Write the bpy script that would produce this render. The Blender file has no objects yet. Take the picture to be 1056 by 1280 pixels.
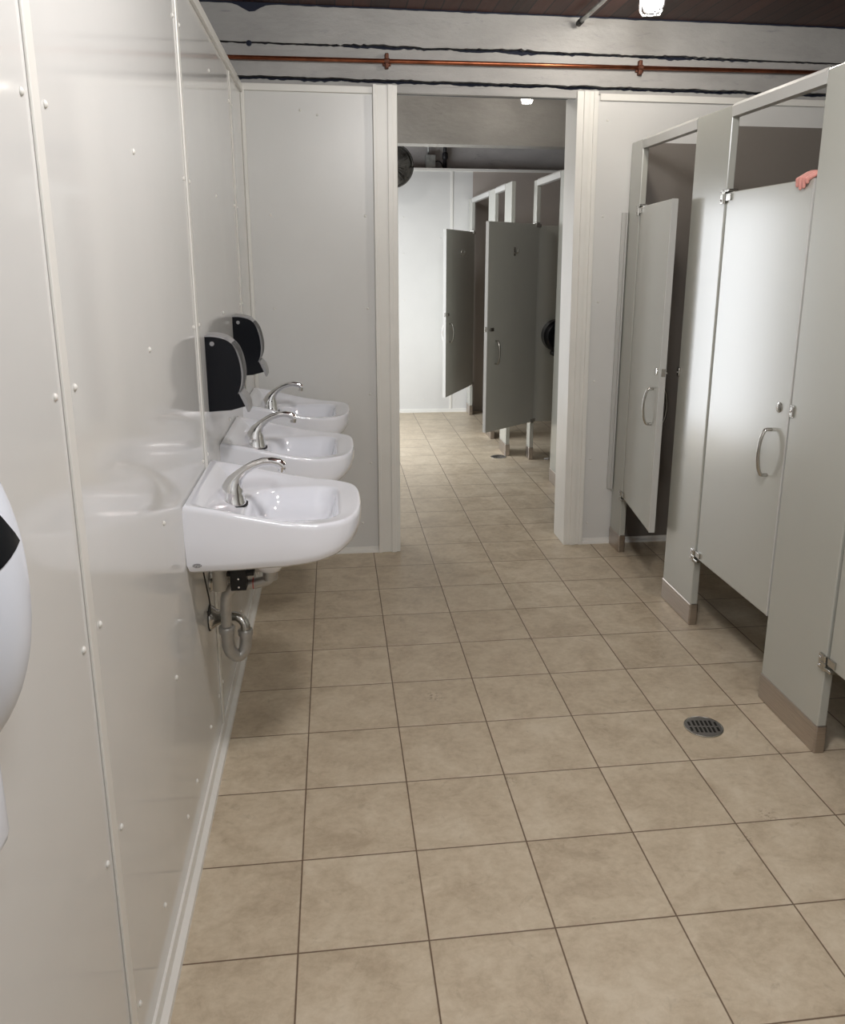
import bpy, bmesh, math, random
from mathutils import Vector, Matrix, noise

sc = bpy.context.scene
col = sc.collection
PI = math.pi

# ---------------------------------------------------------------- camera
def look(p, y, r):
    cp, sp, cy, sy = math.cos(p), math.sin(p), math.cos(y), math.sin(y)
    f = Vector((sy*cp, cy*cp, -sp)); rt = Vector((cy, -sy, 0)); dn = f.cross(rt)
    c, s = math.cos(r), math.sin(r)
    r2 = rt*c + dn*s; d2 = dn*c - rt*s
    return r2, -d2, -f
ax, ay, az = look(.2488, .1286, -.0047)
cam = bpy.data.objects.new('camera', bpy.data.cameras.new('camera'))
col.objects.link(cam)
M = Matrix.Identity(4)
for i, v in enumerate((ax, ay, az, Vector((.1203, -1.5917, 1.5587)))):
    for j in range(3): M[j][i] = v[j]
cam.matrix_world = M
cam.data.sensor_fit = 'AUTO'; cam.data.sensor_width = 36
cam.data.lens = 1026.86/1280*36
cam.data.shift_x = -22.24/1280; cam.data.shift_y = -56.21/1280
cam.data.clip_start = .02
sc.camera = cam

# ---------------------------------------------------------------- world, lights, exposure
sc.view_settings.view_transform = 'Standard'; sc.view_settings.look = 'None'
sc.view_settings.gamma = 1; sc.view_settings.use_curve_mapping = False
sc.view_settings.exposure = 0.17
sc.cycles.use_denoising = True
sc.cycles.max_bounces = 10; sc.cycles.diffuse_bounces = 6
sc.cycles.sample_clamp_indirect = 6
w = bpy.data.worlds.new('world'); sc.world = w; w.use_nodes = True
w.node_tree.nodes['Background'].inputs[0].default_value = (.8, .85, .9, 1)
w.node_tree.nodes['Background'].inputs[1].default_value = .15

def point(name, loc, power, radius=.07, color=(1, .97, .92)):
    l = bpy.data.lights.new(name, 'POINT'); l.energy = power; l.shadow_soft_size = radius; l.color = color
    o = bpy.data.objects.new(name, l); o.location = loc; col.objects.link(o); return o
def area(name, loc, size, power, color=(1, .97, .93)):
    l = bpy.data.lights.new(name, 'AREA'); l.shape = 'RECTANGLE'; l.size, l.size_y = size; l.energy = power; l.color = color
    o = bpy.data.objects.new(name, l); o.location = loc; col.objects.link(o); return o
point('aisle_ceiling_light', (.64, -.25, 2.55), 64, .12, (1, .98, .96))
point('rear_ceiling_light', (.45, -1.9, 2.5), 46, .12, (.95, .98, 1))
point('far_room_light', (-.14, 3.75, 2.75), 26, .10)
dl = area('daylight_in_far_doorway', (-.34, 5.42, 1.04), (2.05, 1.56), 58, (.93, .96, 1))
dl.rotation_euler = (0, -PI/2, 0)
JAR_NEAR, JAR_FAR = 115.0, 25.0

# ---------------------------------------------------------------- node material helpers
def mat(name, color, rough=.5, metal=0., spec=.5, coat=0.):
    m = bpy.data.materials.new(name); m.use_nodes = True
    b = m.node_tree.nodes['Principled BSDF']
    b.inputs['Base Color'].default_value = (*color, 1)
    b.inputs['Roughness'].default_value = rough
    b.inputs['Metallic'].default_value = metal
    b.inputs['Specular IOR Level'].default_value = spec
    b.inputs['Coat Weight'].default_value = coat
    return m
class NG:
    def __init__(s, m): s.t = m.node_tree; s.b = s.t.nodes['Principled BSDF']
    def n(s, ty, **kw):
        o = s.t.nodes.new(ty)
        for k, v in kw.items(): setattr(o, k, v)
        return o
    def l(s, a, b): s.t.links.new(a, b)
    def math(s, op, a, b=None, c=None):
        o = s.n('ShaderNodeMath', operation=op)
        for i, v in enumerate((a, b, c)):
            if v is None: continue
            if isinstance(v, (int, float)): o.inputs[i].default_value = v
            else: s.l(v, o.inputs[i])
        return o.outputs[0]
    def noise(s, scale, detail=3, rough=.5, vec=None, dist=0):
        o = s.n('ShaderNodeTexNoise'); o.inputs['Scale'].default_value = scale
        o.inputs['Detail'].default_value = detail; o.inputs['Roughness'].default_value = rough
        o.inputs['Distortion'].default_value = dist
        if vec is not None: s.l(vec, o.inputs['Vector'])
        return o.outputs['Fac']
    def obj(s): return s.n('ShaderNodeTexCoord').outputs['Object']
    def mapping(s, vec, scale=(1, 1, 1), loc=(0, 0, 0), rot=(0, 0, 0)):
        o = s.n('ShaderNodeMapping'); s.l(vec, o.inputs[0])
        o.inputs['Scale'].default_value = scale; o.inputs['Location'].default_value = loc; o.inputs['Rotation'].default_value = rot
        return o.outputs[0]
    def ramp(s, fac, stops):
        o = s.n('ShaderNodeValToRGB'); e = o.color_ramp.elements
        while len(e) < len(stops): e.new(.5)
        for k, (p, c) in enumerate(stops):
            e[k].position = p; e[k].color = (*c, 1) if len(c) == 3 else c
        s.l(fac, o.inputs[0]); return o.outputs[0]
    def mix(s, fac, a, b, mode='MIX'):
        o = s.n('ShaderNodeMix', data_type='RGBA', blend_type=mode)
        for i, v in ((0, fac), (6, a), (7, b)):
            if isinstance(v, (int, float)): o.inputs[i].default_value = v
            elif isinstance(v, tuple): o.inputs[i].default_value = (*v, 1)
            else: s.l(v, o.inputs[i])
        return o.outputs[2]
    def bump(s, h, strength=.2, dist=.01):
        o = s.n('ShaderNodeBump'); o.inputs['Strength'].default_value = strength; o.inputs['Distance'].default_value = dist
        s.l(h, o.inputs['Height']); s.l(o.outputs[0], s.b.inputs['Normal'])

def noisy(name, color, rough=.5, metal=0, amp=.08, scale=4, bump=0, bscale=60, stretch=(1, 1, 1), rvar=0, coat=0):
    m = mat(name, color, rough, metal, coat=coat); g = NG(m); v = g.mapping(g.obj(), stretch)
    f = g.noise(scale, 4, .55, v)
    lo = tuple(c*(1-amp) for c in color); hi = tuple(min(1, c*(1+amp)) for c in color)
    g.l(g.ramp(f, [(.3, lo), (.7, hi)]), g.b.inputs['Base Color'])
    if rvar:
        g.l(g.math('MULTIPLY_ADD', g.noise(scale*2.3, 3, .5, v), rvar, rough-rvar/2), g.b.inputs['Roughness'])
    if bump: g.bump(g.noise(bscale, 3, .6, v), bump, .002)
    return m

WHITE_PANEL = noisy('glossy_white_panel', (.70, .70, .685), .09, amp=.02, scale=2.5, rvar=.06)
g = NG(WHITE_PANEL); g.bump(g.noise(3, 2, .5, g.mapping(g.obj(), (1, 1, .5))), .12, .006)
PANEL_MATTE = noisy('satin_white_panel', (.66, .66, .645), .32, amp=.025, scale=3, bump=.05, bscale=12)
TRIM = noisy('white_plastic_trim', (.76, .75, .71), .35, amp=.03, scale=5)
STALL_SHADE = noisy('shaded_stall_wall', (.20, .18, .16), .5, amp=.05, scale=2)  # white wall coloured dark to stand in for shade inside the stalls
FAR_SHADE = noisy('shaded_far_wall', (.40, .355, .32), .5, amp=.05, scale=2)  # white far wall dimmed in colour for the shade over its stalls
LAM = noisy('grey_stall_laminate', (.44, .445, .405), .23, amp=.012, scale=2, coat=.36)
LAM.node_tree.nodes['Principled BSDF'].inputs['Specular IOR Level'].default_value = .8
LAM.node_tree.nodes['Principled BSDF'].inputs['Coat Roughness'].default_value = .17
LAM_EDGE = noisy('light_grey_laminate_edge', (.50, .50, .48), .35, amp=.02, scale=3)
STEEL = noisy('brushed_steel', (.50, .45, .41), .33, 1, amp=.12, scale=8, stretch=(1, 1, 30), rvar=.1)
CHROME = mat('polished_chrome', (.82, .82, .83), .07, 1)
SATIN = mat('satin_chrome', (.50, .49, .46), .22, 1)
PORC = mat('white_porcelain', (.83, .85, .91), .08, coat=.6)
BLACKP = mat('black_smoked_plastic', (.004, .005, .008), .25, spec=.3)
GREYP = mat('silver_grey_plastic', (.33, .33, .34), .3, .3)
RUBBER = mat('black_rubber', (.01, .01, .01), .6)
PIPEM = noisy('grey_pipe_metal', (.42, .41, .39), .35, .6, amp=.12, scale=30, rvar=.1)
PVC = noisy('off_white_plastic_pipe', (.62, .60, .55), .4, amp=.05, scale=10)
COPPER = noisy('tarnished_copper', (.42, .14, .07), .35, 1, amp=.35, scale=12, rvar=.2)
GRATE = mat('worn_grate_metal', (.30, .29, .28), .35, .9)
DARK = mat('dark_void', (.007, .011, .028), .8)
SKIN = noisy('pink_skin', (.64, .29, .25), .5, amp=.14, scale=60, bump=.15, bscale=220)
SKIN.node_tree.nodes['Principled BSDF'].inputs['Subsurface Weight'].default_value = .1
SKIN.node_tree.nodes['Principled BSDF'].inputs['Subsurface Scale'].default_value = .01
GALV = noisy('galvanised_steel', (.55, .58, .57), .4, .8, amp=.2, scale=25)
IRON = mat('black_iron', (.015, .015, .018), .5)
FANM = mat('fan_grey_metal', (.10, .095, .085), .45, .5)
WHITE_ENAMEL = mat('white_enamel', (.8, .8, .8), .2)
BLUEWHITE = mat('cool_white_plastic', (.76, .80, .88), .22)

def paint_mat(name, base, dark_amt, seed):
    m = mat(name, base, .5); g = NG(m); v = g.mapping(g.obj(), (1, 1, 2.2), (seed, 0, seed))
    a = g.noise(2.6, 5, .6, v, .4); b = g.noise(11, 6, .7, g.mapping(g.obj(), (.5, 1, 3), (seed, 0, 0)), 1.2)
    c1 = g.ramp(a, [(.3, tuple(x*.80 for x in base)), (.65, base)])
    smear = g.ramp(b, [(.60-dark_amt, (0, 0, 0)), (.76, (1, 1, 1))])
    g.l(g.mix(g.math('MULTIPLY', smear, .55), c1, (.13, .14, .17)), g.b.inputs['Base Color'])
    g.bump(g.noise(18, 5, .6, v), .35, .01)
    return m
TIMBER = paint_mat('white_painted_timber', (.40, .395, .385), 0, 0)
TIMBER2 = paint_mat('grey_painted_timber', (.36, .345, .315), -.04, 5)
UPPER = paint_mat('grey_painted_masonry', (.60, .585, .575), -.02, 9)

# ceiling planks run away from the camera
PLANK = mat('dark_red_plank', (.05, .02, .015), .55); g = NG(PLANK)
o_ = g.obj(); sx = g.n('ShaderNodeSeparateXYZ'); g.l(o_, sx.inputs[0])
cell = g.math('DIVIDE', sx.outputs[0], .083); fr = g.math('FRACT', cell)
wn = g.n('ShaderNodeTexWhiteNoise', noise_dimensions='1D'); g.l(g.math('FLOOR', cell), wn.inputs['W'])
grain = g.noise(6, 5, .6, g.mapping(o_, (8, .7, 1)), .5)
c0 = g.ramp(g.math('ADD', g.math('MULTIPLY', wn.outputs[0], .5), g.math('MULTIPLY', grain, .5)), [(.2, (.030, .014, .011)), (.55, (.075, .026, .018)), (.9, (.12, .045, .032))])
gap = g.math('GREATER_THAN', g.math('ABSOLUTE', g.math('SUBTRACT', fr, .5)), .46)
g.l(g.mix(gap, c0, (.008, .005, .005)), g.b.inputs['Base Color'])
g.bump(g.math('SUBTRACT', grain, g.math('MULTIPLY', gap, 2.)), .4, .004)

# floor: 305 mm beige porcelain tiles, thin brown grout, dirt of its own
T = .305
FLOOR = mat('beige_floor_tile', (.5, .42, .33), .42); g = NG(FLOOR)
o_ = g.obj(); sp = g.n('ShaderNodeSeparateXYZ'); g.l(o_, sp.inputs[0])
cx, cy = g.math('DIVIDE', sp.outputs[0], T), g.math('DIVIDE', sp.outputs[1], T)
def edge(c):
    f = g.math('FRACT', c); return g.math('MINIMUM', f, g.math('SUBTRACT', 1., f))
d = g.math('MINIMUM', edge(cx), edge(cy))
dd = g.math('ADD', d, g.math('MULTIPLY', g.math('SUBTRACT', g.noise(60, 2, .5, o_), .5), .003))
grout = g.ramp(dd, [(.0045, (1, 1, 1)), (.0085, (0, 0, 0))])
cv = g.n('ShaderNodeCombineXYZ'); g.l(g.math('FLOOR', cx), cv.inputs[0]); g.l(g.math('FLOOR', cy), cv.inputs[1])
wn = g.n('ShaderNodeTexWhiteNoise', noise_dimensions='2D'); g.l(cv.outputs[0], wn.inputs['Vector'])
sh = g.mapping(o_, (1, 1, 1)); 
addv = g.n('ShaderNodeVectorMath', operation='ADD'); g.l(o_, addv.inputs[0]); g.l(wn.outputs['Color'], addv.inputs[1])
tv = addv.outputs[0]
cloud = g.noise(7, 6, .62, tv, .6); fine = g.noise(38, 6, .7, g.mapping(tv, (1, 1.25, 1)), .4)
f = g.math('ADD', g.math('MULTIPLY', cloud, .6), g.math('MULTIPLY', fine, .4))
f = g.math('ADD', f, g.math('MULTIPLY', g.math('SUBTRACT', wn.outputs['Value'], .5), .05))
base = g.ramp(f, [(.36, (.435, .355, .255)), (.5, (.545, .46, .34)), (.64, (.63, .55, .425))])
spk = g.ramp(g.noise(120, 4, .8, o_, 0), [(.66, (0, 0, 0)), (.75, (1, 1, 1))])
patch = g.ramp(g.noise(4.5, 3, .5, g.mapping(o_, (1, 1, 1), (3.1, 7.7, 0))), [(.48, (0, 0, 0)), (.62, (1, 1, 1))])
dirt = g.math('MULTIPLY', g.math('MULTIPLY', spk, patch), .55)
blot = g.ramp(g.noise(16, 5, .65, g.mapping(o_, (1, 1, 1), (9.3, 2.2, 0)), 1.), [(.60, (0, 0, 0)), (.74, (1, 1, 1))])
dirt = g.math('MAXIMUM', dirt, g.math('MULTIPLY', blot, .28))
for (px, py, r) in ((.914, 1.52, .035), (1.33, .33, .04), (1.22, .245, .03), (.45, 1.1, .05), (.62, .58, .03)):
    dx = g.math('SUBTRACT', sp.outputs[0], px); dy = g.math('SUBTRACT', sp.outputs[1], py)
    rr = g.math('SQRT', g.math('ADD', g.math('MULTIPLY', dx, dx), g.math('MULTIPLY', dy, dy)))
    mk = g.ramp(g.math('DIVIDE', rr, r), [(.0, (1, 1, 1)), (1., (0, 0, 0))])
    s2 = g.ramp(g.noise(75, 3, .7, g.mapping(o_, (1, 1, 1), (px*9, 1, 0))), [(.50, (0, 0, 0)), (.60, (1, 1, 1))])
    dirt = g.math('MAXIMUM', dirt, g.math('MULTIPLY', g.math('MULTIPLY', mk, s2), .8))
b2 = g.mix(dirt, base, (.16, .115, .075))
g.l(g.mix(grout, b2, (.15, .10, .065)), g.b.inputs['Base Color'])
g.l(g.math('MULTIPLY_ADD', cloud, .25, .30), g.b.inputs['Roughness'])
g.bump(g.math('SUBTRACT', g.math('MULTIPLY', fine, .15), grout), .5, .0015)

def emis(name, strength, color=(1, .93, .83)):
    m = mat(name, (.9, .9, .9), .3); b = m.node_tree.nodes['Principled BSDF']
    b.inputs['Emission Color'].default_value = (*color, 1); b.inputs['Emission Strength'].default_value = strength
    return m

# ---------------------------------------------------------------- object helpers
def tag(o, label=None, cat=None, group=None, kind=None):
    for k, v in (('label', label), ('category', cat), ('group', group), ('kind', kind)):
        if v: o[k] = v
    return o
def empty(name, loc, label, cat, group=None, rz=0):
    o = bpy.data.objects.new(name, None); col.objects.link(o); o.location = loc; o.rotation_euler.z = rz
    o.empty_display_size = .05
    return tag(o, label, cat, group)
class B:
    """collects shapes for ONE mesh object"""
    def __init__(s): s.bm = bmesh.new()
    def box(s, a, b, bev=0, mtx=None, seg=2):
        r = bmesh.ops.create_cube(s.bm, size=1)['verts']
        c = [(a[i]+b[i])/2 for i in range(3)]; d = [abs(b[i]-a[i]) for i in range(3)]
        for v in r: v.co = Vector((v.co.x*d[0]+c[0], v.co.y*d[1]+c[1], v.co.z*d[2]+c[2]))
        if bev:
            es = list({e for v in r for e in v.link_edges})
            q = bmesh.ops.bevel(s.bm, geom=es, offset=min(bev, min(d)*.49), segments=seg, affect='EDGES', profile=.5)
            r = list({v for f_ in q['faces'] for v in f_.verts} | {v for v in r if v.is_valid})
        if mtx is not None:
            for v in r: v.co = mtx @ v.co
        return s
    def rings(s, rs, cap0=True, cap1=True, closed=True):
        prev = None; first = None
        for ring in rs:
            vs = [s.bm.verts.new(p) for p in ring]
            if prev:
                n = len(vs)
                for i in range(n if closed else n-1):
                    s.bm.faces.new((prev[i], prev[(i+1) % n], vs[(i+1) % n], vs[i]))
            else: first = vs
            prev = vs
        if cap0: s.bm.faces.new(list(reversed(first)))
        if cap1: s.bm.faces.new(prev)
        return s
    def tube(s, pts, r, n=12, flat=1., cap=True):
        pts = [Vector(p) for p in pts]; rs = r if isinstance(r, (list, tuple)) else [r]*len(pts)
        t0 = (pts[1]-pts[0]).normalized(); up = Vector((0, 0, 1)) if abs(t0.z) < .9 else Vector((0, 1, 0))
        u = t0.cross(up).normalized(); out = []
        for i, p in enumerate(pts):
            t = (pts[min(i+1, len(pts)-1)]-pts[max(i-1, 0)]).normalized()
            u = (u - t*u.dot(t)).normalized(); v = t.cross(u)
            out.append([p + u*math.cos(2*PI*k/n)*rs[i]*flat + v*math.sin(2*PI*k/n)*rs[i] for k in range(n)])
        return s.rings(out, cap, cap)
    def lathe(s, c, axis, prof, n=24):
        a = Vector(axis).normalized(); up = Vector((0, 0, 1)) if abs(a.z) < .9 else Vector((1, 0, 0))
        u = a.cross(up).normalized(); v = a.cross(u); c = Vector(c)
        return s.rings([[c + a*h + (u*math.cos(2*PI*k/n)+v*math.sin(2*PI*k/n))*max(r, 1e-5) for k in range(n)] for h, r in prof])
    def prism(s, poly, axis, lo, hi):
        """poly in the two remaining axes, extruded along axis"""
        def P(p, h):
            q = list(p); q.insert(axis, h); return q
        s.rings([[P(p, lo) for p in poly], [P(p, hi) for p in poly]])
        return s
    def build(s, name, m, parent=None, smooth=False, angle=None, mods=None):
        bmesh.ops.recalc_face_normals(s.bm, faces=s.bm.faces[:])
        me = bpy.data.meshes.new(name); s.bm.to_mesh(me); s.bm.free()
        o = bpy.data.objects.new(name, me); col.objects.link(o)
        if m: me.materials.append(m)
        if smooth or angle:
            me.shade_smooth()
            if angle: me.set_sharp_from_angle(angle=math.radians(angle))
        if parent: o.parent = parent
        return o
def struct(name, b, m, parent=None, **k):
    o = b.build(name, m, parent, **k)
    if not parent: o['kind'] = 'structure'
    return o
def catmull(P, n=6):
    P = [Vector(p) for p in P]; out = []
    for i in range(len(P)-1):
        a, b, c, d = P[max(i-1, 0)], P[i], P[i+1], P[min(i+2, len(P)-1)]
        for k in range(n):
            t = k/n
            out.append(.5*((2*b)+(-a+c)*t+(2*a-5*b+4*c-d)*t*t+(-a+3*b-3*c+d)*t**3))
    out.append(P[-1]); return out
def copy_tree(o, parent=None):
    c = o.copy(); col.objects.link(c)
    if parent: c.parent = parent
    for ch in [x for x in list(bpy.data.objects) if x.parent == o]: copy_tree(ch, c)
    return c

# ================================================================ SETTING
XW, YP, XS, YF, XR, YB = -.285, 2.67, 1.635, 6.83, 3.12, -3.3
ZP, ZC = 2.345, 2.70
struct('floor', B().box((-1.2, YB-.1, -.08), (XR+.1, YF+.3, 0)), FLOOR)
struct('ceiling', B().box((-1.2, YB-.1, ZC), (XR+.1, 2.83, ZC+.06)), PLANK)
struct('ceiling_far', B().box((-1.2, 2.84, 2.95), (XR+.1, YF+.3, 3.0)), PLANK)
wl = struct('wall_left', B().box((XW-.1, YB, 0), (XW, YP+.12, 2.33)), WHITE_PANEL)
struct('wall_left_backing', B().box((-1.1, YB, 0), (-.95, YF+.3, 2.95)), UPPER)
struct('wall_left_far', B().box((XW-.1, 2.86, 0), (XW, 4.64, 2.4)).box((XW-.1, 6.20, 0), (XW, YF, 2.4)).box((XW-.1, 4.64, 2.07), (XW, 6.20, 2.4)), PANEL_MATTE)
struct('wall_right', B().box((XR, YB, 0), (XR+.1, YF, 2.95)), STALL_SHADE)
struct('wall_rear', B().box((-1.2, YB-.1, 0), (XR+.1, YB, ZC)), PANEL_MATTE)
wpl = struct('wall_partition_left', B().box((XW, YP, 0), (.40, YP+.17, ZP)), PANEL_MATTE)
wpr = struct('wall_partition_right', B().box((1.40, YP, 0), (1.66, YP+.17, ZP)), PANEL_MATTE)
struct('wall_partition_stall', B().box((1.66, YP, 0), (2.0, YP+.17, 2.13)).box((2.0, YP, 0), (XR, YP+.17, 2.22)), STALL_SHADE)  # same partition wall, stall shade painted in up to a stepped edge
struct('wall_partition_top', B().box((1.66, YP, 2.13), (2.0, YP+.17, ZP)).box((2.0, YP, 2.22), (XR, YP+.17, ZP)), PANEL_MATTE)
wf = struct('wall_far', B().box((XW, YF, 0), (1.52, YF+.1, 2.405)), PANEL_MATTE)
struct('wall_far_stall', B().box((1.52, YF, 0), (XR, YF+.1, 2.405)), FAR_SHADE)  # far wall continued, with the stall shade put into its colour
struct('wall_far_upper', B().box((-1.2, YF+.14, 0), (XR+.1, YF+.3, 2.95)), UPPER)

# trims -------------------------------------------------------
n_ = [0]
def trim(a, b, bev=.002, m=TRIM):
    n_[0] += 1
    return struct('trim_%d' % n_[0], B().box(a, b, bev), m)
for yj in (-.30, .955, 2.2): trim((XW, yj-.016, .03), (XW+.005, yj+.016, 2.31), .002)
trim((XW-.1, YB, 2.31), (XW+.012, YP, 2.345), .003)                       # cap along the top of the left wall
trim((XW, YP-.014, .03), (XW+.018, YP, 2.33), .004)                       # inside corner
trim((XW, YP-.012, 2.32), (.335, YP+.02, 2.352), .003)
trim((1.46, YP-.012, 2.32), (XR, YP+.02, 2.352), .003)
# left jamb: stepped casing
trim((.335, YP-.022, 0), (.452, YP+.19, 2.36), .004)
trim((.335, YP-.028, 0), (.352, YP-.02, 2.36), .002)
trim((.405, YP-.028, 0), (.430, YP-.02, 2.36), .002)
# right jamb
for a_, b_ in (((1.362, YP-.018, 0), (1.462, YP+.19, 2.36)), ((1.395, YP-.026, 0), (1.425, YP-.016, 2.36)), ((1.445, YP-.026, 0), (1.468, YP-.016, 2.36))):
    t_ = trim(a_, b_, .003)
    for v in t_.data.vertices: v.co.x += .006-.0115*v.co.z      # the jamb leans a little
trim((XW, YF-.012, 2.385), (XR, YF+.1, 2.412), .003)
trim((1.30, YF-.006, 0), (1.325, YF, 2.39), .002)
def base(name, poly, axis, lo, hi): return struct(name, B().prism(poly, axis, lo, hi), TRIM)
base('baseboard_left', [(XW, 0), (XW+.026, 0), (XW+.024, .012), (XW+.010, .02), (XW+.006, .042), (XW, .044)], 1, YB, YP)
base('baseboard_back_left', [(YP, 0), (YP-.020, 0), (YP-.018, .010), (YP-.006, .018), (YP-.004, .03), (YP, .03)], 0, XW+.026, .335)
base('baseboard_back_right', [(YP, 0), (YP-.020, 0), (YP-.018, .010), (YP-.006, .018), (YP-.004, .03), (YP, .03)], 0, 1.468, 2.3)
base('baseboard_far', [(YF, 0), (YF-.03, 0), (YF-.028, .016), (YF-.006, .024), (YF-.004, .035), (YF, .035)], 0, XW, 1.48)

# rivets on the panels ----------------------------------------
def rivet_bm(axis):
    return B().lathe((0, 0, 0), axis, [(0, .0062), (.0015, .006), (.003, .0046), (.0042, .0024), (.0045, 0)], 12)
rv = {}
def rivet(parent, loc, axis):
    if axis not in rv:
        rv[axis] = rivet_bm(axis).build('rivet', TRIM, parent, smooth=True); o = rv[axis]
    else:
        o = rv[axis].copy(); col.objects.link(o); o.parent = parent
    o.location = loc
ZR = (.165, .56, .957, 1.36, 1.772, 2.185)
for yj in (-.345, -.25, .30, .905, 1.0, 1.58, 2.15, 2.25):
    for z in ZR: rivet(wl, (XW, yj, z), (1, 0, 0))
for yj in (.0, .45, .72, 1.3, 1.9, 2.45): rivet(wl, (XW, yj, .165), (1, 0, 0))
for x, z in ((-.01, 2.24), (.07, 2.22), (-.17, 1.76), (.29, 1.76), (.295, 1.31), (.30, .87), (.30, .50), (-.17, 1.31), (.03, .165), (.25, .165)):
    rivet(wpl, (x, YP, z), (0, -1, 0))
for z in (2.23, 1.77, 1.34, .92, .49, .12): rivet(wpr, (1.505, YP, z), (0, -1, 0))
for x, z in ((.83, 1.95), (.83, 1.60), (.83, 1.15), (.83, .68), (1.03, .13), (1.36, .13), (1.2, 1.75), (1.1, 2.2)):
    rivet(wf, (x, YF, z), (0, -1, 0))

# painted timbers with ragged gaps ----------------------------
def board(name, z0, z1, y0, y1, x0, x1, a0, a1, m, seed, N=260):
    b = B(); rs = []
    for i in range(N+1):
        x = x0+(x1-x0)*i/N
        lo = z0 + a0(x, noise.noise((x*9, seed, 0)), noise.noise((x*45, seed, 3)))
        hi = z1 + a1(x, noise.noise((x*8, seed, 7)), noise.noise((x*40, seed, 9)))
        rs.append([(x, y0, lo), (x, y0, hi), (x, y1, hi), (x, y1, lo)])
    b.rings(rs); return struct(name, b, m)
XA, XB = -1.0, XR
def env2(x):
    e = .35
    for c_, w_, h_ in ((.30, .16, .9), (.55, .3, .5), (1.08, .26, 1.5), (1.62, .2, .5), (1.88, .16, 1.2), (2.15, .12, .6)):
        e += h_*math.exp(-((x-c_)/w_)**2)
    return e
struct('trim_doorway_head', B().box((.44, YP-.004, 2.327), (1.36, YP+.03, 2.36), .002), TIMBER)
board('beam_lower_board', 2.352, 2.370, YP+.006, YP+.2, XA, XB, lambda x, a, c: 0, lambda x, a, c: a*.006+c*.007, TIMBER, 1.)
board('beam_middle_board', 2.388, 2.527, YP+.01, YP+.2, XA, XB, lambda x, a, c: a*.006+c*.004,
      lambda x, a, c: -.001-env2(x)*.004+a*.006*env2(x)+c*.007, TIMBER, 2.)
board('beam_upper_board', 2.534, 2.96, YP+.015, YP+.2, XA, XB,
      lambda x, a, c: env2(x)*(.005+a*.007+c*.006) - .002, lambda x, a, c: 0, TIMBER, 3.)
struct('beam_core', B().box((XA, YP+.05, 2.35), (XB, YP+.17, 2.95)), DARK)
# dark scar where paint has come off at the ceiling edge
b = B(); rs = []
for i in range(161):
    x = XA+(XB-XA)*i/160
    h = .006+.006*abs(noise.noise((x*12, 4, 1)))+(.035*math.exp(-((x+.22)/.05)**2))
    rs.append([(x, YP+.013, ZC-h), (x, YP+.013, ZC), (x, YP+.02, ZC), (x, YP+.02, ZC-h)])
struct('trim_ceiling_dark_strip', b.rings(rs), DARK)
board('beam_far', 2.475, 2.95, 5.6, 5.78, XA, XB, lambda x, a, c: c*.003, lambda x, a, c: 0, TIMBER2, 6.)
kn = B().lathe((-.235, YP+.012, 2.525), (0, -1, 0), [(0, .014), (.004, .012), (.006, 0)], 14).build('knot', DARK)
tag(kn, 'black knot hole at the left end of the painted beam', 'knot')

# ================================================================ CEILING RUNS
cp = empty('copper_pipe', (0, 0, 0), 'copper pipe running along the painted beam above the doorway', 'pipe')
B().tube([(-.9, YP-.012, 2.455), (XB-.01, YP-.012, 2.485)], .0095, 14).build('tube', COPPER, cp, smooth=True)
def clamp(x):
    z = 2.455+(x+.9)/4*.03
    b = B().tube([(x-.012, YP-.012, z), (x+.012, YP-.012, z)], .0135, 14)
    b.box((x-.009, YP-.02, z-.033), (x+.009, YP+.012, z+.034), .004)
    b.box((x-.02, YP-.006, z-.02), (x+.02, YP+.012, z+.012), .004)
    b.build('clamp', noisyc, cp)
noisyc = noisy('rusty_clamp', (.13, .05, .03), .6, .5, amp=.4, scale=40)
clamp(.405); clamp(1.655)
cd = empty('electrical_conduit', (0, 0, 0), 'grey conduit on the dark plank ceiling ending at the painted beam', 'conduit')
B().tube([(1.345, YB, 2.675), (1.342, 1.9, 2.672), (1.335, 2.3, 2.66), (1.326, 2.60, 2.655)], .011, 12).build('tube', GALV, cd, smooth=True)
B().tube([(1.326, 2.585, 2.655), (1.325, 2.63, 2.653)], .0145, 12).build('end_cap', RUBBER, cd, smooth=True)

def jar_light(loc, strength, label):
    r = empty('caged_ceiling_light', loc, label, 'ceiling light', None); J = 1.2     # loc = bottom of the jar
    ztop = ZC-loc[2] if loc[1] < 2.8 else 2.95-loc[2]
    B().lathe((0, 0, .17), (0, 0, 1), [(0, .060), (.02, .066), (.03, .062), (ztop-.17, .058)], 24).build('mounting_box', GALV, r, angle=40)
    B().lathe((0, 0, .014), (0, 0, 1), [(0, .006), (.004, .024), (.014, .038), (.04, .046), (.15, .047), (.165, .040)], 24).build('glass_jar', emis('glowing_jar_glass', strength), r, smooth=True)
    b = B()
    for k in range(4):
        a = k*PI/2+.5; c_, s_ = math.cos(a), math.sin(a)
        b.tube([(c_*.056, s_*.056, .18), (c_*.062, s_*.062, .05), (c_*.060, s_*.060, .022), (c_*.046, s_*.046, .004), (c_*.02, s_*.02, .0)], .0036, 8)
    b.tube([(math.cos(t*PI/12)*.062, math.sin(t*PI/12)*.062, .10) for t in range(25)], .0026, 6)
    b.tube([(math.cos(t*PI/12)*.02, math.sin(t*PI/12)*.02, .0) for t in range(25)], .003, 6)
    b.build('wire_cage', WHITE_ENAMEL, r, smooth=True)
    return r
jar_light((1.425, 1.93, 2.515), JAR_NEAR, 'caged jar light on the dark plank ceiling above the near aisle')
jar_light((1.62, 5.0, 2.70), JAR_FAR, 'caged jar light seen through the doorway in front of the far beam')

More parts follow.
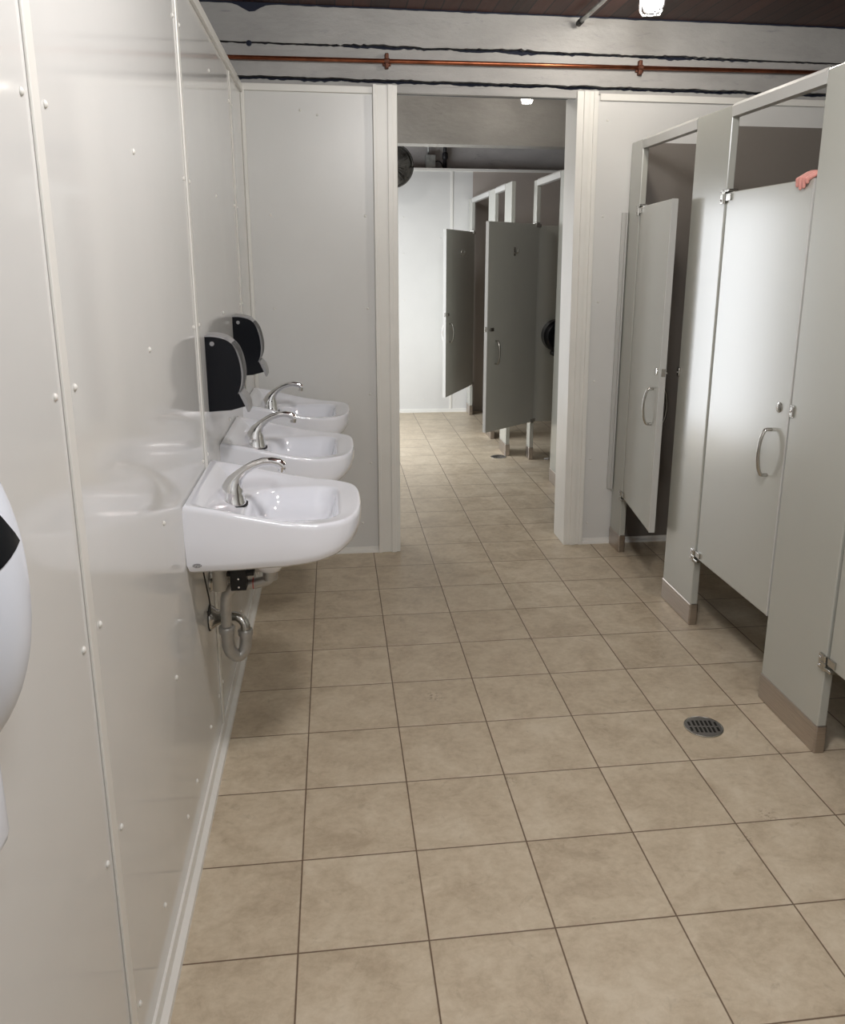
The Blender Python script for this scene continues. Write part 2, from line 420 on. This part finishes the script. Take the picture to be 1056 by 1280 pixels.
# ================================================================ SINKS
def outline(cx=.26, N=96):
    P = [(0, -.262), (.12, -.262)]
    for k in range(33):
        a = -PI/2+k*PI/32; q = 2/3.3
        P.append((.20+.272*math.copysign(abs(math.cos(a))**q, 1), .258*math.copysign(abs(math.sin(a))**q, math.sin(a))))
    return P + [(.12, .262), (0, .262)]
def rrect(x0, x1, hy, r):
    P = []
    for (cx, cy, a0) in ((x0+r, -hy+r, PI), (x1-r*.75, -hy+r*.75, 1.5*PI), (x1-r*.75, hy-r*.75, 0), (x0+r, hy-r, .5*PI)):
        rr = r if cx == x0+r else r*.75
        for k in range(7): a = a0+k*PI/12; P.append((cx+rr*math.cos(a), cy+rr*math.sin(a)))
    return P
def raycast(P, c, a):
    dx, dy = math.cos(a), math.sin(a); best = 0
    for i in range(len(P)):
        x1, y1 = P[i][0]-c[0], P[i][1]-c[1]; x2, y2 = P[(i+1) % len(P)][0]-c[0], P[(i+1) % len(P)][1]-c[1]
        ex, ey = x2-x1, y2-y1; den = dx*ey-dy*ex
        if abs(den) < 1e-9: continue
        t = (x1*ey-y1*ex)/den; u = (x1*dy-y1*dx)/den
        if -1e-6 <= u <= 1+1e-6 and t > best: best = t
    return best
def interp(x, T_):
    if x <= T_[0][0]: return T_[0][1]
    for (a, b), (c, d) in zip(T_, T_[1:]):
        if x <= c: return b+(d-b)*(x-a)/(c-a)
    return T_[-1][1]
sm = lambda t: t*t*(3-2*t)
def make_sink():
    r = empty('wall_sink', (XW, 0, 0), '', 'sink', 'white wall-hung sinks along the left wall')
    C = (.265, 0); N = 112
    A = [2*PI*k/N for k in range(N)]
    # align samples to the back corners
    ca = math.atan2(-.262, -.265)
    A = sorted([a for a in A if min(abs(a-(ca % (2*PI))), abs(a-(-ca))) > .03]+[ca % (2*PI), -ca])
    O = outline(); I = rrect(.135, .405, .172, .085)
    Ro = [raycast(O, C, a) for a in A]; Ri = [raycast(I, C, a) for a in A]
    R = lambda x: interp(x, [(0, .930), (.09, .912), (.165, .893), (.256, .872), (.336, .860), (.42, .858), (.47, .862)])
    zb = lambda x: interp(x, [(0, .736), (.25, .740), (.34, .748), (.40, .760), (.44, .780), (.47, .800)])
    def ring(fr, zf, inset=0):
        out = []
        for a, ro, ri in zip(A, Ro, Ri):
            d = (ri+(ro-ri)*fr) if fr >= 0 else ri*(1+fr)
            d -= inset
            x, y = C[0]+d*math.cos(a), C[1]+d*math.sin(a); x = max(x, 0.0)
            out.append((x, y, zf(x, fr, a)))
        return out
    def outer(sc_, zf): return [(max(C[0]+ro*sc_*math.cos(a), 0), C[1]+ro*sc_*math.sin(a), zf(max(C[0]+ro*sc_*math.cos(a), 0))) for a, ro in zip(A, Ro)]
    def deck(x, fr, a):
        t = sm(max(0, min(1, (fr-.15)/.75)))
        back = max(0, 1-x/.20)
        return .853+(R(x)-.853)*t*(1 if x > .02 else 1)
    rs = [outer(.30, lambda x: .765), outer(.72, lambda x: zb(x)+.004), outer(.93, lambda x: zb(x)), outer(.975, lambda x: zb(x)+.009),
          outer(.996, lambda x: zb(x)+.028), outer(1., lambda x: (zb(x)+R(x))/2), outer(1., lambda x: R(x)-.016),
          outer(.997, lambda x: R(x)-.006), outer(.985, lambda x: R(x)-.001), outer(.96, lambda x: R(x)),
          ring(.82, deck), ring(.62, deck), ring(.40, deck), ring(.18, deck), ring(.06, lambda x, f_, a: .852),
          ring(0, lambda x, f_, a: .849), ring(-.05, lambda x, f_, a: .838), ring(-.09, lambda x, f_, a: .815),
          ring(-.16, lambda x, f_, a: .785), ring(-.32, lambda x, f_, a: .768), ring(-.62, lambda x, f_, a: .764), ring(-.9, lambda x, f_, a: .762)]
    B().rings(rs).build('basin', PORC, r, smooth=True, angle=50)
    # drain and boss
    B().lathe((.265, 0, .7625), (0, 0, 1), [(0, .020), (.003, .020), (.004, .017), (.002, .012), (.001, 0)], 20).build('drain', CHROME, r, smooth=True)
    B().lathe((.195, 0, .640), (0, 0, 1), [(0, .024), (.004, .034), (.03, .052), (.06, .066), (.12, .08)], 24).build('drain_boss', PORC, r, smooth=True)
    # maker's badge on the near flank
    bd = B(); bd.lathe((.028, -.2615, .762), (0, -1, 0), [(0, .012), (.0016, .011)], 20)
    for v in bd.bm.verts: v.co.z = .762+(v.co.z-.762)*.5
    bd = bd.build('badge', mat('badge_grey', (.22, .22, .23), .4), r)
    lt = B()
    for k in range(5):
        x = .0195+k*.0042
        lt.box((x, -.2640, .7590), (x+.0009, -.2630, .7652)); lt.box((x, -.2640, (.7590, .7643, .7590, .7617, .7643)[k]), (x+.0030, -.2630, (.7600, .7652, .7600, .7627, .7652)[k]))
    lt.build('lettering', mat('badge_white', (.6, .6, .6), .4), bd)
    # bracket
    b = B().box((.082, -.050, .598), (.128, .0, .742), .003).box((.07, -.04, .640), (.15, .01, .652), .002)
    br = b.build('bracket', RUBBER, r)
    for z in (.636, .610): B().lathe((.106, -.050, z), (0, -1, 0), [(0, .0035), (.002, .003)], 10).build('screw', CHROME, br)
    # plumbing
    tp = catmull([(.195, 0, .66), (.195, 0, .635), (.188, 0, .612), (.165, 0, .603), (.11, 0, .596), (.085, 0, .590), (.064, 0, .570), (.058, 0, .54), (.056, 0, .47), (.056, 0, .455)], 6)
    w_ = B().tube(tp, .0165, 16).lathe((.195, 0, .612), (0, 0, 1), [(0, .0225), (.03, .0225)], 18)
    dp = w_.build('waste_pipe', PIPEM, r, smooth=True, angle=50)
    B().tube([(.142, 0, .601), (.145, 0, .601)], .0178, 16).build('red_ring', mat('red_band', (.5, .08, .07), .5), dp)
    tr = catmull([(.056, 0, .46), (.058, .0, .40), (.068, .004, .372), (.085, .012, .358), (.102, .02, .372), (.108, .026, .40), (.108, .03, .428)], 6)
    t_ = B().tube(tr, .0195, 16)
    t_.lathe((.056, 0, .443), (0, 0, 1), [(0, .0235), (.018, .0245), (.022, .021)], 18)
    t_.lathe((.108, .03, .418), (0, 0, 1), [(0, .0225), (.016, .023), (.02, .02)], 18)
    t_.build('trap', PIPEM, r, smooth=True, angle=50)
    ar = catmull([(.108, .03, .43), (.106, .034, .452), (.092, .04, .470), (.07, .045, .475), (.012, .045, .475)], 6)
    B().tube(ar, .016, 16).build('trap_arm', SATIN, r, smooth=True)
    fl = B().lathe((0.002, .045, .475), (1, 0, 0), [(0, .038), (.006, .037), (.02, .026), (.036, .019)], 26).build('wall_flange', SATIN, r, smooth=True, angle=50)
    B().lathe((0.0, .045, .475), (1, 0, 0), [(0, .042), (.003, .041)], 26).build('gasket', RUBBER, fl)
    # supply stub, escutcheon, white pipe, black cord
    B().lathe((.001, .10, .575), (1, 0, 0), [(0, .034), (.004, .033), (.01, .02), (.02, .011), (.055, .011), (.056, .018), (.075, .018)], 22).build('supply_valve', SATIN, r, smooth=True, angle=40)
    B().tube([(.06, .10, .575), (.062, .09, .62), (.06, .08, .74)], .009, 12).build('supply_tube', PVC, r, smooth=True)
    B().tube([(.045, .0, .585), (.045, .0, .742)], .022, 16).build('white_sleeve', PVC, r, smooth=True)
    B().tube(catmull([(.010, -.10, .742), (.016, -.09, .66), (.022, -.07, .58), (.018, -.05, .535), (.010, -.03, .515), (.004, -.01, .52)], 6), .0022, 8).build('black_cord', RUBBER, r, smooth=True)
    # faucet
    fc = B()
    def er(x, z, rx, ry, tilt, n=20, pw=3.):
        out = []
        for k in range(n):
            a = 2*PI*k/n; c_, s_ = math.cos(a), math.sin(a)
            u = math.copysign(abs(c_)**(2/pw), c_)*rx; v = math.copysign(abs(s_)**(2/pw), s_)*ry
            out.append((x+u*math.cos(tilt), v, z+u*math.sin(tilt)))
        return out
    fs = [(.093, .853, .043, .036, 0), (.093, .861, .0425, .0355, 0), (.0925, .867, .0395, .033, 0), (.094, .888, .0365, .031, 0), (.098, .906, .031, .027, -.22),
          (.106, .922, .0245, .0215, -.6), (.120, .940, .017, .0165, -.9), (.138, .956, .0135, .015, -1.05), (.162, .970, .0125, .014, -1.25),
          (.190, .979, .0120, .0135, -1.45), (.215, .980, .0125, .0135, -1.65), (.235, .975, .0140, .014, -1.95), (.246, .965, .0145, .0145, -2.4)]
    fc.rings([er(*a_, pw=2.6) for a_ in fs])
    fa = fc.build('faucet', CHROME, r, smooth=True, angle=60)
    B().lathe((.244, 0, .962), (-.15, 0, -1), [(0, .0115), (.014, .0115), (.015, .009)], 18).build('aerator', CHROME, fa, smooth=True, angle=40)
    B().rings([er(.094, .8505, .047, .040, 0, pw=2.6), er(.094, .8555, .047, .040, 0, pw=2.6)]).build('gasket', RUBBER, fa)
    # soap recess plug holes in the back ledge
    for y in (-.165, -.125):
        B().lathe((.055, y, .8855 if y < -.14 else .876), (.25, 0, 1), [(0, .007), (.0012, .006)], 12).build('ledge_plug', GREYP, r)
    return r
s0 = make_sink()
YS = (.79, 1.545, 2.325)
s0.location.y = YS[0]
labs = ('nearest of the three white sinks, its trap and waste pipe in full view', 'middle white wall sink, between the nearest sink and the one by the partition wall',
        'farthest white wall sink, tucked against the partition wall')
s0['label'] = labs[0]
for i in (1, 2):
    c = copy_tree(s0); c.location.y = YS[i]; c['label'] = labs[i]

# ================================================================ DISPENSERS
def make_disp():
    r = empty('towel_dispenser', (XW, 0, 0), '', 'dispenser', 'black dispensers between the sinks')
    P = catmull([(0, 0, .240), (.030, 0, .2395), (.066, 0, .230), (.092, 0, .208), (.107, 0, .172), (.114, 0, .128), (.112, 0, .095), (.106, 0, .075), (.098, 0, .060)], 5)
    P = [(p.x, p.z) for p in P]
    side = P + [(.112, .030), (.116, .016), (.108, .014), (.070, .004), (0, 0)]
    W = .11
    B().prism(side, 1, 0.004, W-.004).build('housing', BLACKP, r, angle=30)
    # silver cover band following the front curve
    def off(Pp, d_):
        out = []
        for i, p in enumerate(Pp):
            a, b = Pp[max(i-1, 0)], Pp[min(i+1, len(Pp)-1)]
            tx, tz = b[0]-a[0], b[1]-a[1]; L = math.hypot(tx, tz); out.append((p[0]-tz/L*-d_, p[1]+tx/L*d_))
        return out
    Q = off(P, .006); 
    b = B(); b.rings([[(p[0], 0, p[1]), (q[0], .003, q[1]), (q[0], W-.003, q[1]), (p[0], W, p[1])] for p, q in zip(P, Q)])
    b.build('cover_band', GREYP, r, angle=50)
    lip = [(.096, .062), (.104, .062), (.118, .045), (.127, .020), (.128, -.002), (.122, -.002), (.116, .016), (.106, .040)]
    B().prism(lip, 1, 0, W).build('tear_lip', GREYP, r, angle=30)
    B().lathe((.022, .0045, .218), (0, -1, 0), [(0, .0075), (.002, .007)], 18).build('key_lock', GREYP, r)
    return r
d0 = make_disp(); d0.location = (XW, 1.09, 1.075); d0['label'] = 'nearer black dispenser with silver cover, on the wall above the gap after the first sink'
c = copy_tree(d0); c.location = (XW, 1.85, 1.085); c['label'] = 'farther black dispenser with silver cover, behind the nearer one on the wall'

# near rounded white dispenser at the left edge
def ell(a, e, k=2.2, R_=(.115, .08, .185)):
    ce, se, ca, sa = math.cos(e), math.sin(e), math.cos(a), math.sin(a)
    p = lambda v: math.copysign(abs(v)**(2/k), v)
    return (R_[0]*p(ce)*p(ca), R_[1]*p(ce)*p(sa), R_[2]*p(se))
nd = empty('wall_dispenser', (XW, -.84, 1.26), 'rounded white wall dispenser with a dark window, close at the left edge', 'dispenser')
b = B(); rs = []
for i in range(1, 32):
    e = -PI/2+PI*i/32
    rs.append([ell(-PI/2+PI*k/32, e) for k in range(33)])
b.rings(rs); b.build('cover', BLUEWHITE, nd, smooth=True, angle=60)
b = B().box((.01, -.03, -.285), (.066, .03, -.15), .02, seg=4); b.build('spout', BLUEWHITE, nd, smooth=True)
b = B(); rs = []
for i in range(9):
    t = i/8
    e0, a0, e1, a1 = .21+.42*t, .085-.55*t, .21-.16*t, .085-1.0*t
    rs.append([Vector(ell(a0+(a1-a0)*k/8, e0+(e1-e0)*k/8))*1.012+Vector((0, 0, 0)) for k in range(9)])
b.rings(rs, False, False, closed=False); b.build('window', BLACKP, nd, smooth=True)

# ================================================================ STALLS
def pilaster(x, y0, y1, label, keeper=None, gname='stall pilasters', ztop=2.125, th=.032, xface=1, shoe=.10):
    r = empty('stall_pilaster', (x, (y0+y1)/2, 0), label, 'stall pilaster')
    h = (y1-y0)/2
    B().box((0, -h, .0), (th, h, ztop), .004).build('panel', LAM, r)
    B().box((-.003, -h-.003, 0), (th+.003, h+.003, shoe), .005).box((-.0035, -h-.0035, shoe*.78), (th+.0035, h+.0035, shoe*.80)).build('shoe', STEEL, r)
    if keeper:
        yk, zk = keeper
        k = B().box((-.007, yk-.012, zk-.017), (.006, yk+.010, zk+.017), .003).box((-.004, yk-.014, zk-.02), (0, yk+.012, zk+.02), .001).build('latch_keeper', SATIN, r)
        B().lathe((-.0065, yk, zk), (-1, 0, 0), [(0, .004), (.003, .0035), (.004, 0)], 12).build('screw', CHROME, k, smooth=True)
    return r
def rail(x, y0, y1, label):
    r = B().prism([(0, .0), (-.003, .036), (.006, .048), (.032, .030), (.032, 0)], 1, -(y1-y0)/2, (y1-y0)/2).build('headrail', LAM_EDGE)
    r.location = (x, (y0+y1)/2, 2.082); return tag(r, label, 'headrail')
def handle(parent, y, z, sgn, mt=SATIN, L=.165):
    """bow pull; sgn = -1 on the front (-x) face"""
    x0 = 0 if sgn < 0 else .026
    pts = catmull([(x0, y, z+L/2), (x0+sgn*.018, y, z+L/2), (x0+sgn*.026, y, z+L/2-.006), (x0+sgn*.036, y, z+L*.3), (x0+sgn*.041, y, z),
                   (x0+sgn*.036, y, z-L*.3), (x0+sgn*.026, y, z-L/2+.006), (x0+sgn*.018, y, z-L/2), (x0, y, z-L/2)], 5)
    B().tube(pts, .0062, 10, 1.4).build('handle', mt, parent, smooth=True)
def door(x, yh, width, angle, label, zlo=.315, zhi=1.81, sign=-1, inner=True, mt=LAM):
    """hinge at (x, yh); closed door runs to yh-width; angle opens it towards -x"""
    r = empty('stall_door', (x, yh, 0), label, 'stall door', None, rz=-angle)
    th = .026
    s = B().box((0, -width, zlo), (th, 0, zhi), .004)
    s.build('door_panel', mt, r)
    B().box((-.0004, -width-.0012, zlo+.001), (th+.0004, -width+.006, zhi-.001), .001).build('edge_strip', LAM_EDGE, r)
    yk = -width+.075
    handle(r, yk+.025, 1.0-.102, -1); handle(r, yk+.025, 1.0-.102, 1)
    kb = B().lathe((0, yk-.012, 1.066), (-1, 0, 0), [(0, .0185), (.003, .018), (.004, .0155), (.0045, 0)], 20).build('latch_button', SATIN, r, smooth=True, angle=40)
    B().box((-.0062, yk-.015, 1.055), (-.0042, yk-.009, 1.077)).build('slot', CHROME, kb)
    lb = B().box((th, yk-.045, 1.052), (th+.009, yk-.005, 1.078), .002).box((th*.2, -width-.004, 1.05), (th*.9, -width+.001, 1.085), .001).box((th+.004, yk-.06, 1.058), (th+.012, yk-.048, 1.068), .002)
    lb.build('slide_latch', SATIN, r)
    hk = catmull([(th, -width*.5, 1.60), (th+.022, -width*.5, 1.598), (th+.034, -width*.5, 1.612), (th+.036, -width*.5, 1.628)], 5)
    B().box((th, -width*.5-.011, 1.578), (th+.004, -width*.5+.011, 1.64), .002).tube(hk, .005, 10).build('coat_hook', SATIN, r, smooth=True, angle=40)
    # hinges: top one clasps the pilaster edge and steps up on to the door, bottom one steps down
    for z, s_ in ((zhi-.012, 1), (zlo+.012, -1)):
        b = B()
        b.box((-.010, .016, z-.030), (.002, .040, z+.022), .002)
        b.box((-.012, .0, z-.004+s_*.010), (-.002, .030, z+.008+s_*.010), .002)
        b.box((-.012, -.030, z-.005+s_*.018), (.028, .006, z+.005+s_*.018), .002)
        b.box((-.008, -.040, z-.020 if s_ > 0 else z-.002), (-.0005, -.004, z+.006 if s_ > 0 else z+.022), .001)
        b.box((.026, -.040, z-.012), (.032, .02, z+.012), .001)
        b.lathe((-.006, .010, z-.03), (0, 0, 1), [(0, .006), (.05, .006)], 12)
        hg = b.build('hinge', SATIN, r)
        for dz in (-.018, .010): B().lathe((-.010, .030, z+dz), (-1, 0, 0), [(0, .005), (.003, .0045), (.004, 0)], 10).build('screw', CHROME, hg, smooth=True)
    return r
def side_panel(x0, x1, y, label, z0=.305, z1=1.80):
    r = B().box((0, -.0125, z0), (x1-x0, .0125, z1), .003).build('side_panel', LAM); r.location = (x0, y, 0)
    return tag(r, label, 'stall panel')

pilaster(XS, 2.50, 2.655, 'narrow grey stall pilaster beside the partition wall, carrying the ajar door')
pilaster(XS, 1.575, 1.885, 'wide grey stall pilaster between the ajar door and the closed door', keeper=(.150, 1.075))
pilaster(XS, .60, .958, 'wide grey stall pilaster nearest the camera, right of the closed door', keeper=(.166, 1.068))
pilaster(XS, -.36, -.03, 'grey stall pilaster past the right edge of the view')
rail(XS, 1.885, 2.50, 'grey headrail above the ajar stall door, near the partition wall')
rail(XS, .958, 1.575, 'pale grey headrail above the closed stall door with the hand')
rail(XS, -.03, .60, 'grey headrail over the nearest stall, past the right edge')
door(XS+.002, 2.490, .583, math.radians(7.5), 'grey stall door standing slightly ajar, nearest the partition wall')
door(XS+.003, 1.564, .594, 0, 'closed grey stall door with a hand gripping its top edge')
door(XS+.003, .588, .600, 0, 'nearest closed stall door, only its hinge edge in view at the right')
side_panel(XS+.032, XR, 1.73, 'grey panel dividing the ajar stall from the closed stall')
side_panel(XS+.032, XR, .78, 'grey panel dividing the closed stall from the nearest stall')
side_panel(XS+.032, XR, -.19, 'grey panel behind the stall past the right edge')
ch = B().box((XS-.03, YP-.014, .32), (XS+.0, YP-.001, 1.79), .002).box((XS-.012, YP-.03, .32), (XS-.004, YP-.001, 1.79), .001).build('wall_channel', SATIN.copy(), None)
ch.data.materials[0] = LAM_EDGE
tag(ch, 'thin grey wall channel on the partition wall beside the narrow pilaster', 'channel')

# far room stalls
XF = 1.48
pilaster(XF, 6.62, 6.80, 'far room pilaster against the end wall')
pilaster(XF, 5.45, 5.74, 'far room pilaster, second from the end wall', shoe=.10)
pilaster(XF, 4.80, 5.05, 'far room pilaster whose foot stands beside the small floor drain')
pilaster(XS+.005, 4.655, 4.755, 'narrow far room pilaster hinging the large open door')
pilaster(XS+.005, 3.66, 4.01, 'far room pilaster half hidden by the right door jamb')
rail(XF, 5.74, 6.62, 'far headrail nearest the end wall').location.z = 2.082
rail(XF, 5.05, 5.45, 'short far headrail between the second and third pilasters')
rail(XS+.005, 4.01, 4.655, 'far headrail beside the right door jamb')
side_panel(XF+.037, XR, 5.60, 'far grey panel behind the second pilaster from the end wall')
side_panel(XF+.037, XR, 4.93, 'far grey panel running back from the pilaster by the floor drain')
side_panel(XS+.04, XR, 4.70, 'dark grey panel carrying the black roll holder, right of the large open door')
side_panel(XS+.04, XR, 3.82, 'far grey panel behind the pilaster hidden by the door jamb')
door(XF+.002, 6.61, .86, math.radians(26.3), 'smaller-looking open stall door near the end wall, seen through the doorway')
door(XS+.007, 4.648, .60, math.radians(49), 'large dark open stall door in the middle of the doorway view')

rh = empty('roll_holder', (1.84, 4.687, .985), 'black round roll holder on the dark panel beyond the doorway', 'roll holder')
B().lathe((0, 0, 0), (0, -1, 0), [(0, .125), (.09, .125), (.105, .11), (.11, .09), (.11, 0)], 36).build('housing', BLACKP, rh, angle=40)
B().box((-.05, -.10, -.155), (.05, 0, -.12), .01).build('outlet', BLACKP, rh)
ps = B(); rs = []
random.seed(4)
for i in range(5):
    rs.append([((i-2)*.012+random.uniform(-.003, .003), math.sin(k)*(.012+random.uniform(-.002, .004))*(1-abs(i-2)*.2), .009+math.cos(k)*.009*(1-abs(i-2)*.25)+random.uniform(0, .003)) for k in [j*PI/4 for j in range(8)]])
ps.rings(rs); po = ps.build('paper_scrap', WHITE_ENAMEL); po.location = (1.785, 4.63, 0)
tag(po, 'small white crumpled scrap on the floor below the dark far stall panel', 'paper scrap')

# ================================================================ FLOOR DRAINS
def drain(loc, r_, label, rot):
    o = empty('floor_drain', loc, label, 'floor drain', None, rz=rot)
    B().lathe((0, 0, -.0), (0, 0, 1), [(.0003, r_), (.0018, r_*.99), (.0022, r_*.965), (.0006, r_*.93)], 48).build('well', RUBBER, o)
    b = B(); n = 48
    b.rings([[(math.cos(2*PI*k/n)*rr, math.sin(2*PI*k/n)*rr, z) for k in range(n)] for rr, z in ((r_, .0004), (r_, .003), (r_*.95, .0038), (r_*.92, .0022), (r_*.92, .0004))], False, False)
    b.build('rim', SATIN, o, angle=40)
    g_ = B(); st = r_/32
    def slot(x, y):
        u = x/(r_*.225); k = math.floor(u+.5)
        if abs(k) > 3.2 and abs(y) > r_*.3: return False
        hx = abs(u-k) < .27
        lim = r_*(.56 if abs(k) <= 2 else .44 if abs(k) == 3 else .18)
        return hx and abs(k) <= 3 and r_*.07 < abs(y) < lim
    vs = {}
    def V(i, j, z):
        if (i, j, z) not in vs: vs[(i, j, z)] = g_.bm.verts.new((i*st, j*st, z))
        return vs[(i, j, z)]
    for i in range(-31, 31):
        for j in range(-31, 31):
            x, y = (i+.5)*st, (j+.5)*st
            if math.hypot(x, y) > r_*.935 or slot(x, y): continue
            g_.bm.faces.new((V(i, j, .0030), V(i+1, j, .0030), V(i+1, j+1, .0030), V(i, j+1, .0030)))
    g_.build('grate', GRATE, o)
    return o
drain((1.345, .790, 0), .066, 'round metal floor drain in the near aisle beside the stalls', math.radians(-8))
drain((1.42, 4.775, 0), .064, 'small-looking floor drain in the far room at the foot of a pilaster', .2)

# ================================================================ FAR WALL FITTINGS
fn = empty('wall_fan', (.69, 6.32, 2.375), 'round dark metal fan high on the far wall, cut off by the left jamb', 'fan')
FR = .19
b = B()
b.tube([(math.cos(t*PI/18)*FR, 0, math.sin(t*PI/18)*FR) for t in range(37)], .007, 8)
for k in range(24):
    a = k*PI/12
    b.tube([(math.cos(a)*.03, -.05, math.sin(a)*.03), (math.cos(a+.1)*FR*.6, -.045, math.sin(a+.1)*FR*.6), (math.cos(a+.2)*FR, 0, math.sin(a+.2)*FR)], .0022, 5)
for rr in (.07, .12, .16): b.tube([(math.cos(t*PI/12)*rr, -.045*(1-rr*2), math.sin(t*PI/12)*rr) for t in range(25)], .0022, 5)
b.build('guard', FANM, fn, smooth=True)
for k in range(4):
    a0 = k*PI/2+.3
    b = B(); rs = []
    for i in range(8):
        rr = .03+.145*i/7; wd = .35+.25*math.sin(i/7*PI)
        rs.append([(math.cos(a0-wd)*rr, .015, math.sin(a0-wd)*rr), (math.cos(a0)*rr, -.002, math.sin(a0)*rr), (math.cos(a0+wd)*rr, -.018, math.sin(a0+wd)*rr),
                   (math.cos(a0+wd)*rr, -.015, math.sin(a0+wd)*rr), (math.cos(a0)*rr, .001, math.sin(a0)*rr), (math.cos(a0-wd)*rr, .018, math.sin(a0-wd)*rr)])
    b.rings(rs).build('blade', FANM, fn, smooth=True)
B().lathe((0, -.03, 0), (0, 1, 0), [(0, .025), (.01, .035), (.10, .05), (.17, .05), (.18, .04)], 20).build('motor', FANM, fn, smooth=True, angle=40)
B().lathe((0, .02, 0), (0, 1, 0), [(0, FR), (.02, FR*.99), (.06, FR*.85), (.08, FR*.4)], 32).build('shroud', FANM, fn, smooth=True, angle=40)
B().tube([(0, .14, 0), (0, .3, .03), (0, .51, .05)], .018, 10).build('wall_arm', FANM, fn, smooth=True)
jb = empty('junction_box', (1.11, YF+.12, 2.50), 'galvanised junction box above the far wall panels', 'junction box')
B().box((-.048, -.05, -.09), (.048, .02, .045), .004).build('box', GALV, jb)
B().tube([(-.02, -.02, .04), (-.02, -.02, .45)], .009, 10).build('conduit', GALV, jb, smooth=True)
B().tube(catmull([(.048, -.02, -.02), (.08, -.03, -.015), (.11, -.03, -.04), (.135, -.01, -.09)], 6), .007, 8).build('cable', IRON, jb, smooth=True)
vp = B().tube([(1.255, YF+.10, 2.40), (1.255, YF+.10, 2.95)], .018, 12).lathe((1.255, YF+.10, 2.50), (0, 0, 1), [(0, .018), (.01, .028), (.06, .028), (.07, .018)], 14).build('iron_pipe', IRON, smooth=True)
tag(vp, 'black vertical iron pipe right of the junction box on the far wall', 'pipe')

# ================================================================ THE HAND OVER THE DOOR
def capsules(chains):
    """overlapping tapered chains; a voxel remesh fuses them into one skin"""
    b = B()
    for ch in chains:
        for (p, r1), (q, r2) in zip(ch, ch[1:]):
            p, q = Vector(p), Vector(q); a = (q-p); L = a.length; a.normalize()
            pr = [(-r1*math.cos(k*PI/10), r1*math.sin(k*PI/10)) for k in range(1, 6)]
            pr += [(L+r2*math.sin(k*PI/10), r2*math.cos(k*PI/10)) for k in range(0, 5)]
            b.lathe(p, a, pr, 14)
    return b
XD = XS+.003; ZT = 1.81
def finger(i, l):
    """along the door top from the back, over the edge, the tip hanging on the front face"""
    o = (0, .002, .001, -.002)[i]
    return [((XD+.036, .994-.0165*i, 1.828-.002*i), .0092), ((XD+.012, 1.032-.0180*i, ZT+.0175+o), .0082),
            ((XD-.0095, 1.052-.0188*i, ZT+.001+o), .0076), ((XD-.0085, 1.054-.0190*i, ZT-l), .0060)]
WR = ((XD+.082, .948, 1.772), .020)
chains = [[((XD+.26, .93, 1.42), .034), ((XD+.16, .938, 1.62), .030), WR]]      # forearm rising behind the door
chains += [[WR, ((XD+.036, .994-.0165*i, 1.826-.002*i), .0115)] for i in range(4)]  # back of the hand
chains += [finger(i, l) for i, l in enumerate((.017, .027, .023, .010))]
chains += [[((XD+.066, .962, 1.776), .0125), ((XD+.050, 1.000, 1.782), .0115), ((XD+.040, 1.022, 1.770), .0098), ((XD+.036, 1.034, 1.750), .008)]]  # thumb behind the door
hd = capsules(chains).build('person', SKIN, smooth=True)
md = hd.modifiers.new('fuse', 'REMESH'); md.mode = 'VOXEL'; md.voxel_size = .0012; md.use_smooth_shade = True
md = hd.modifiers.new('soften', 'SMOOTH'); md.factor = .5; md.iterations = 2
tag(hd, 'person inside the closed stall, only a pink hand gripping over the top of the door', 'person')
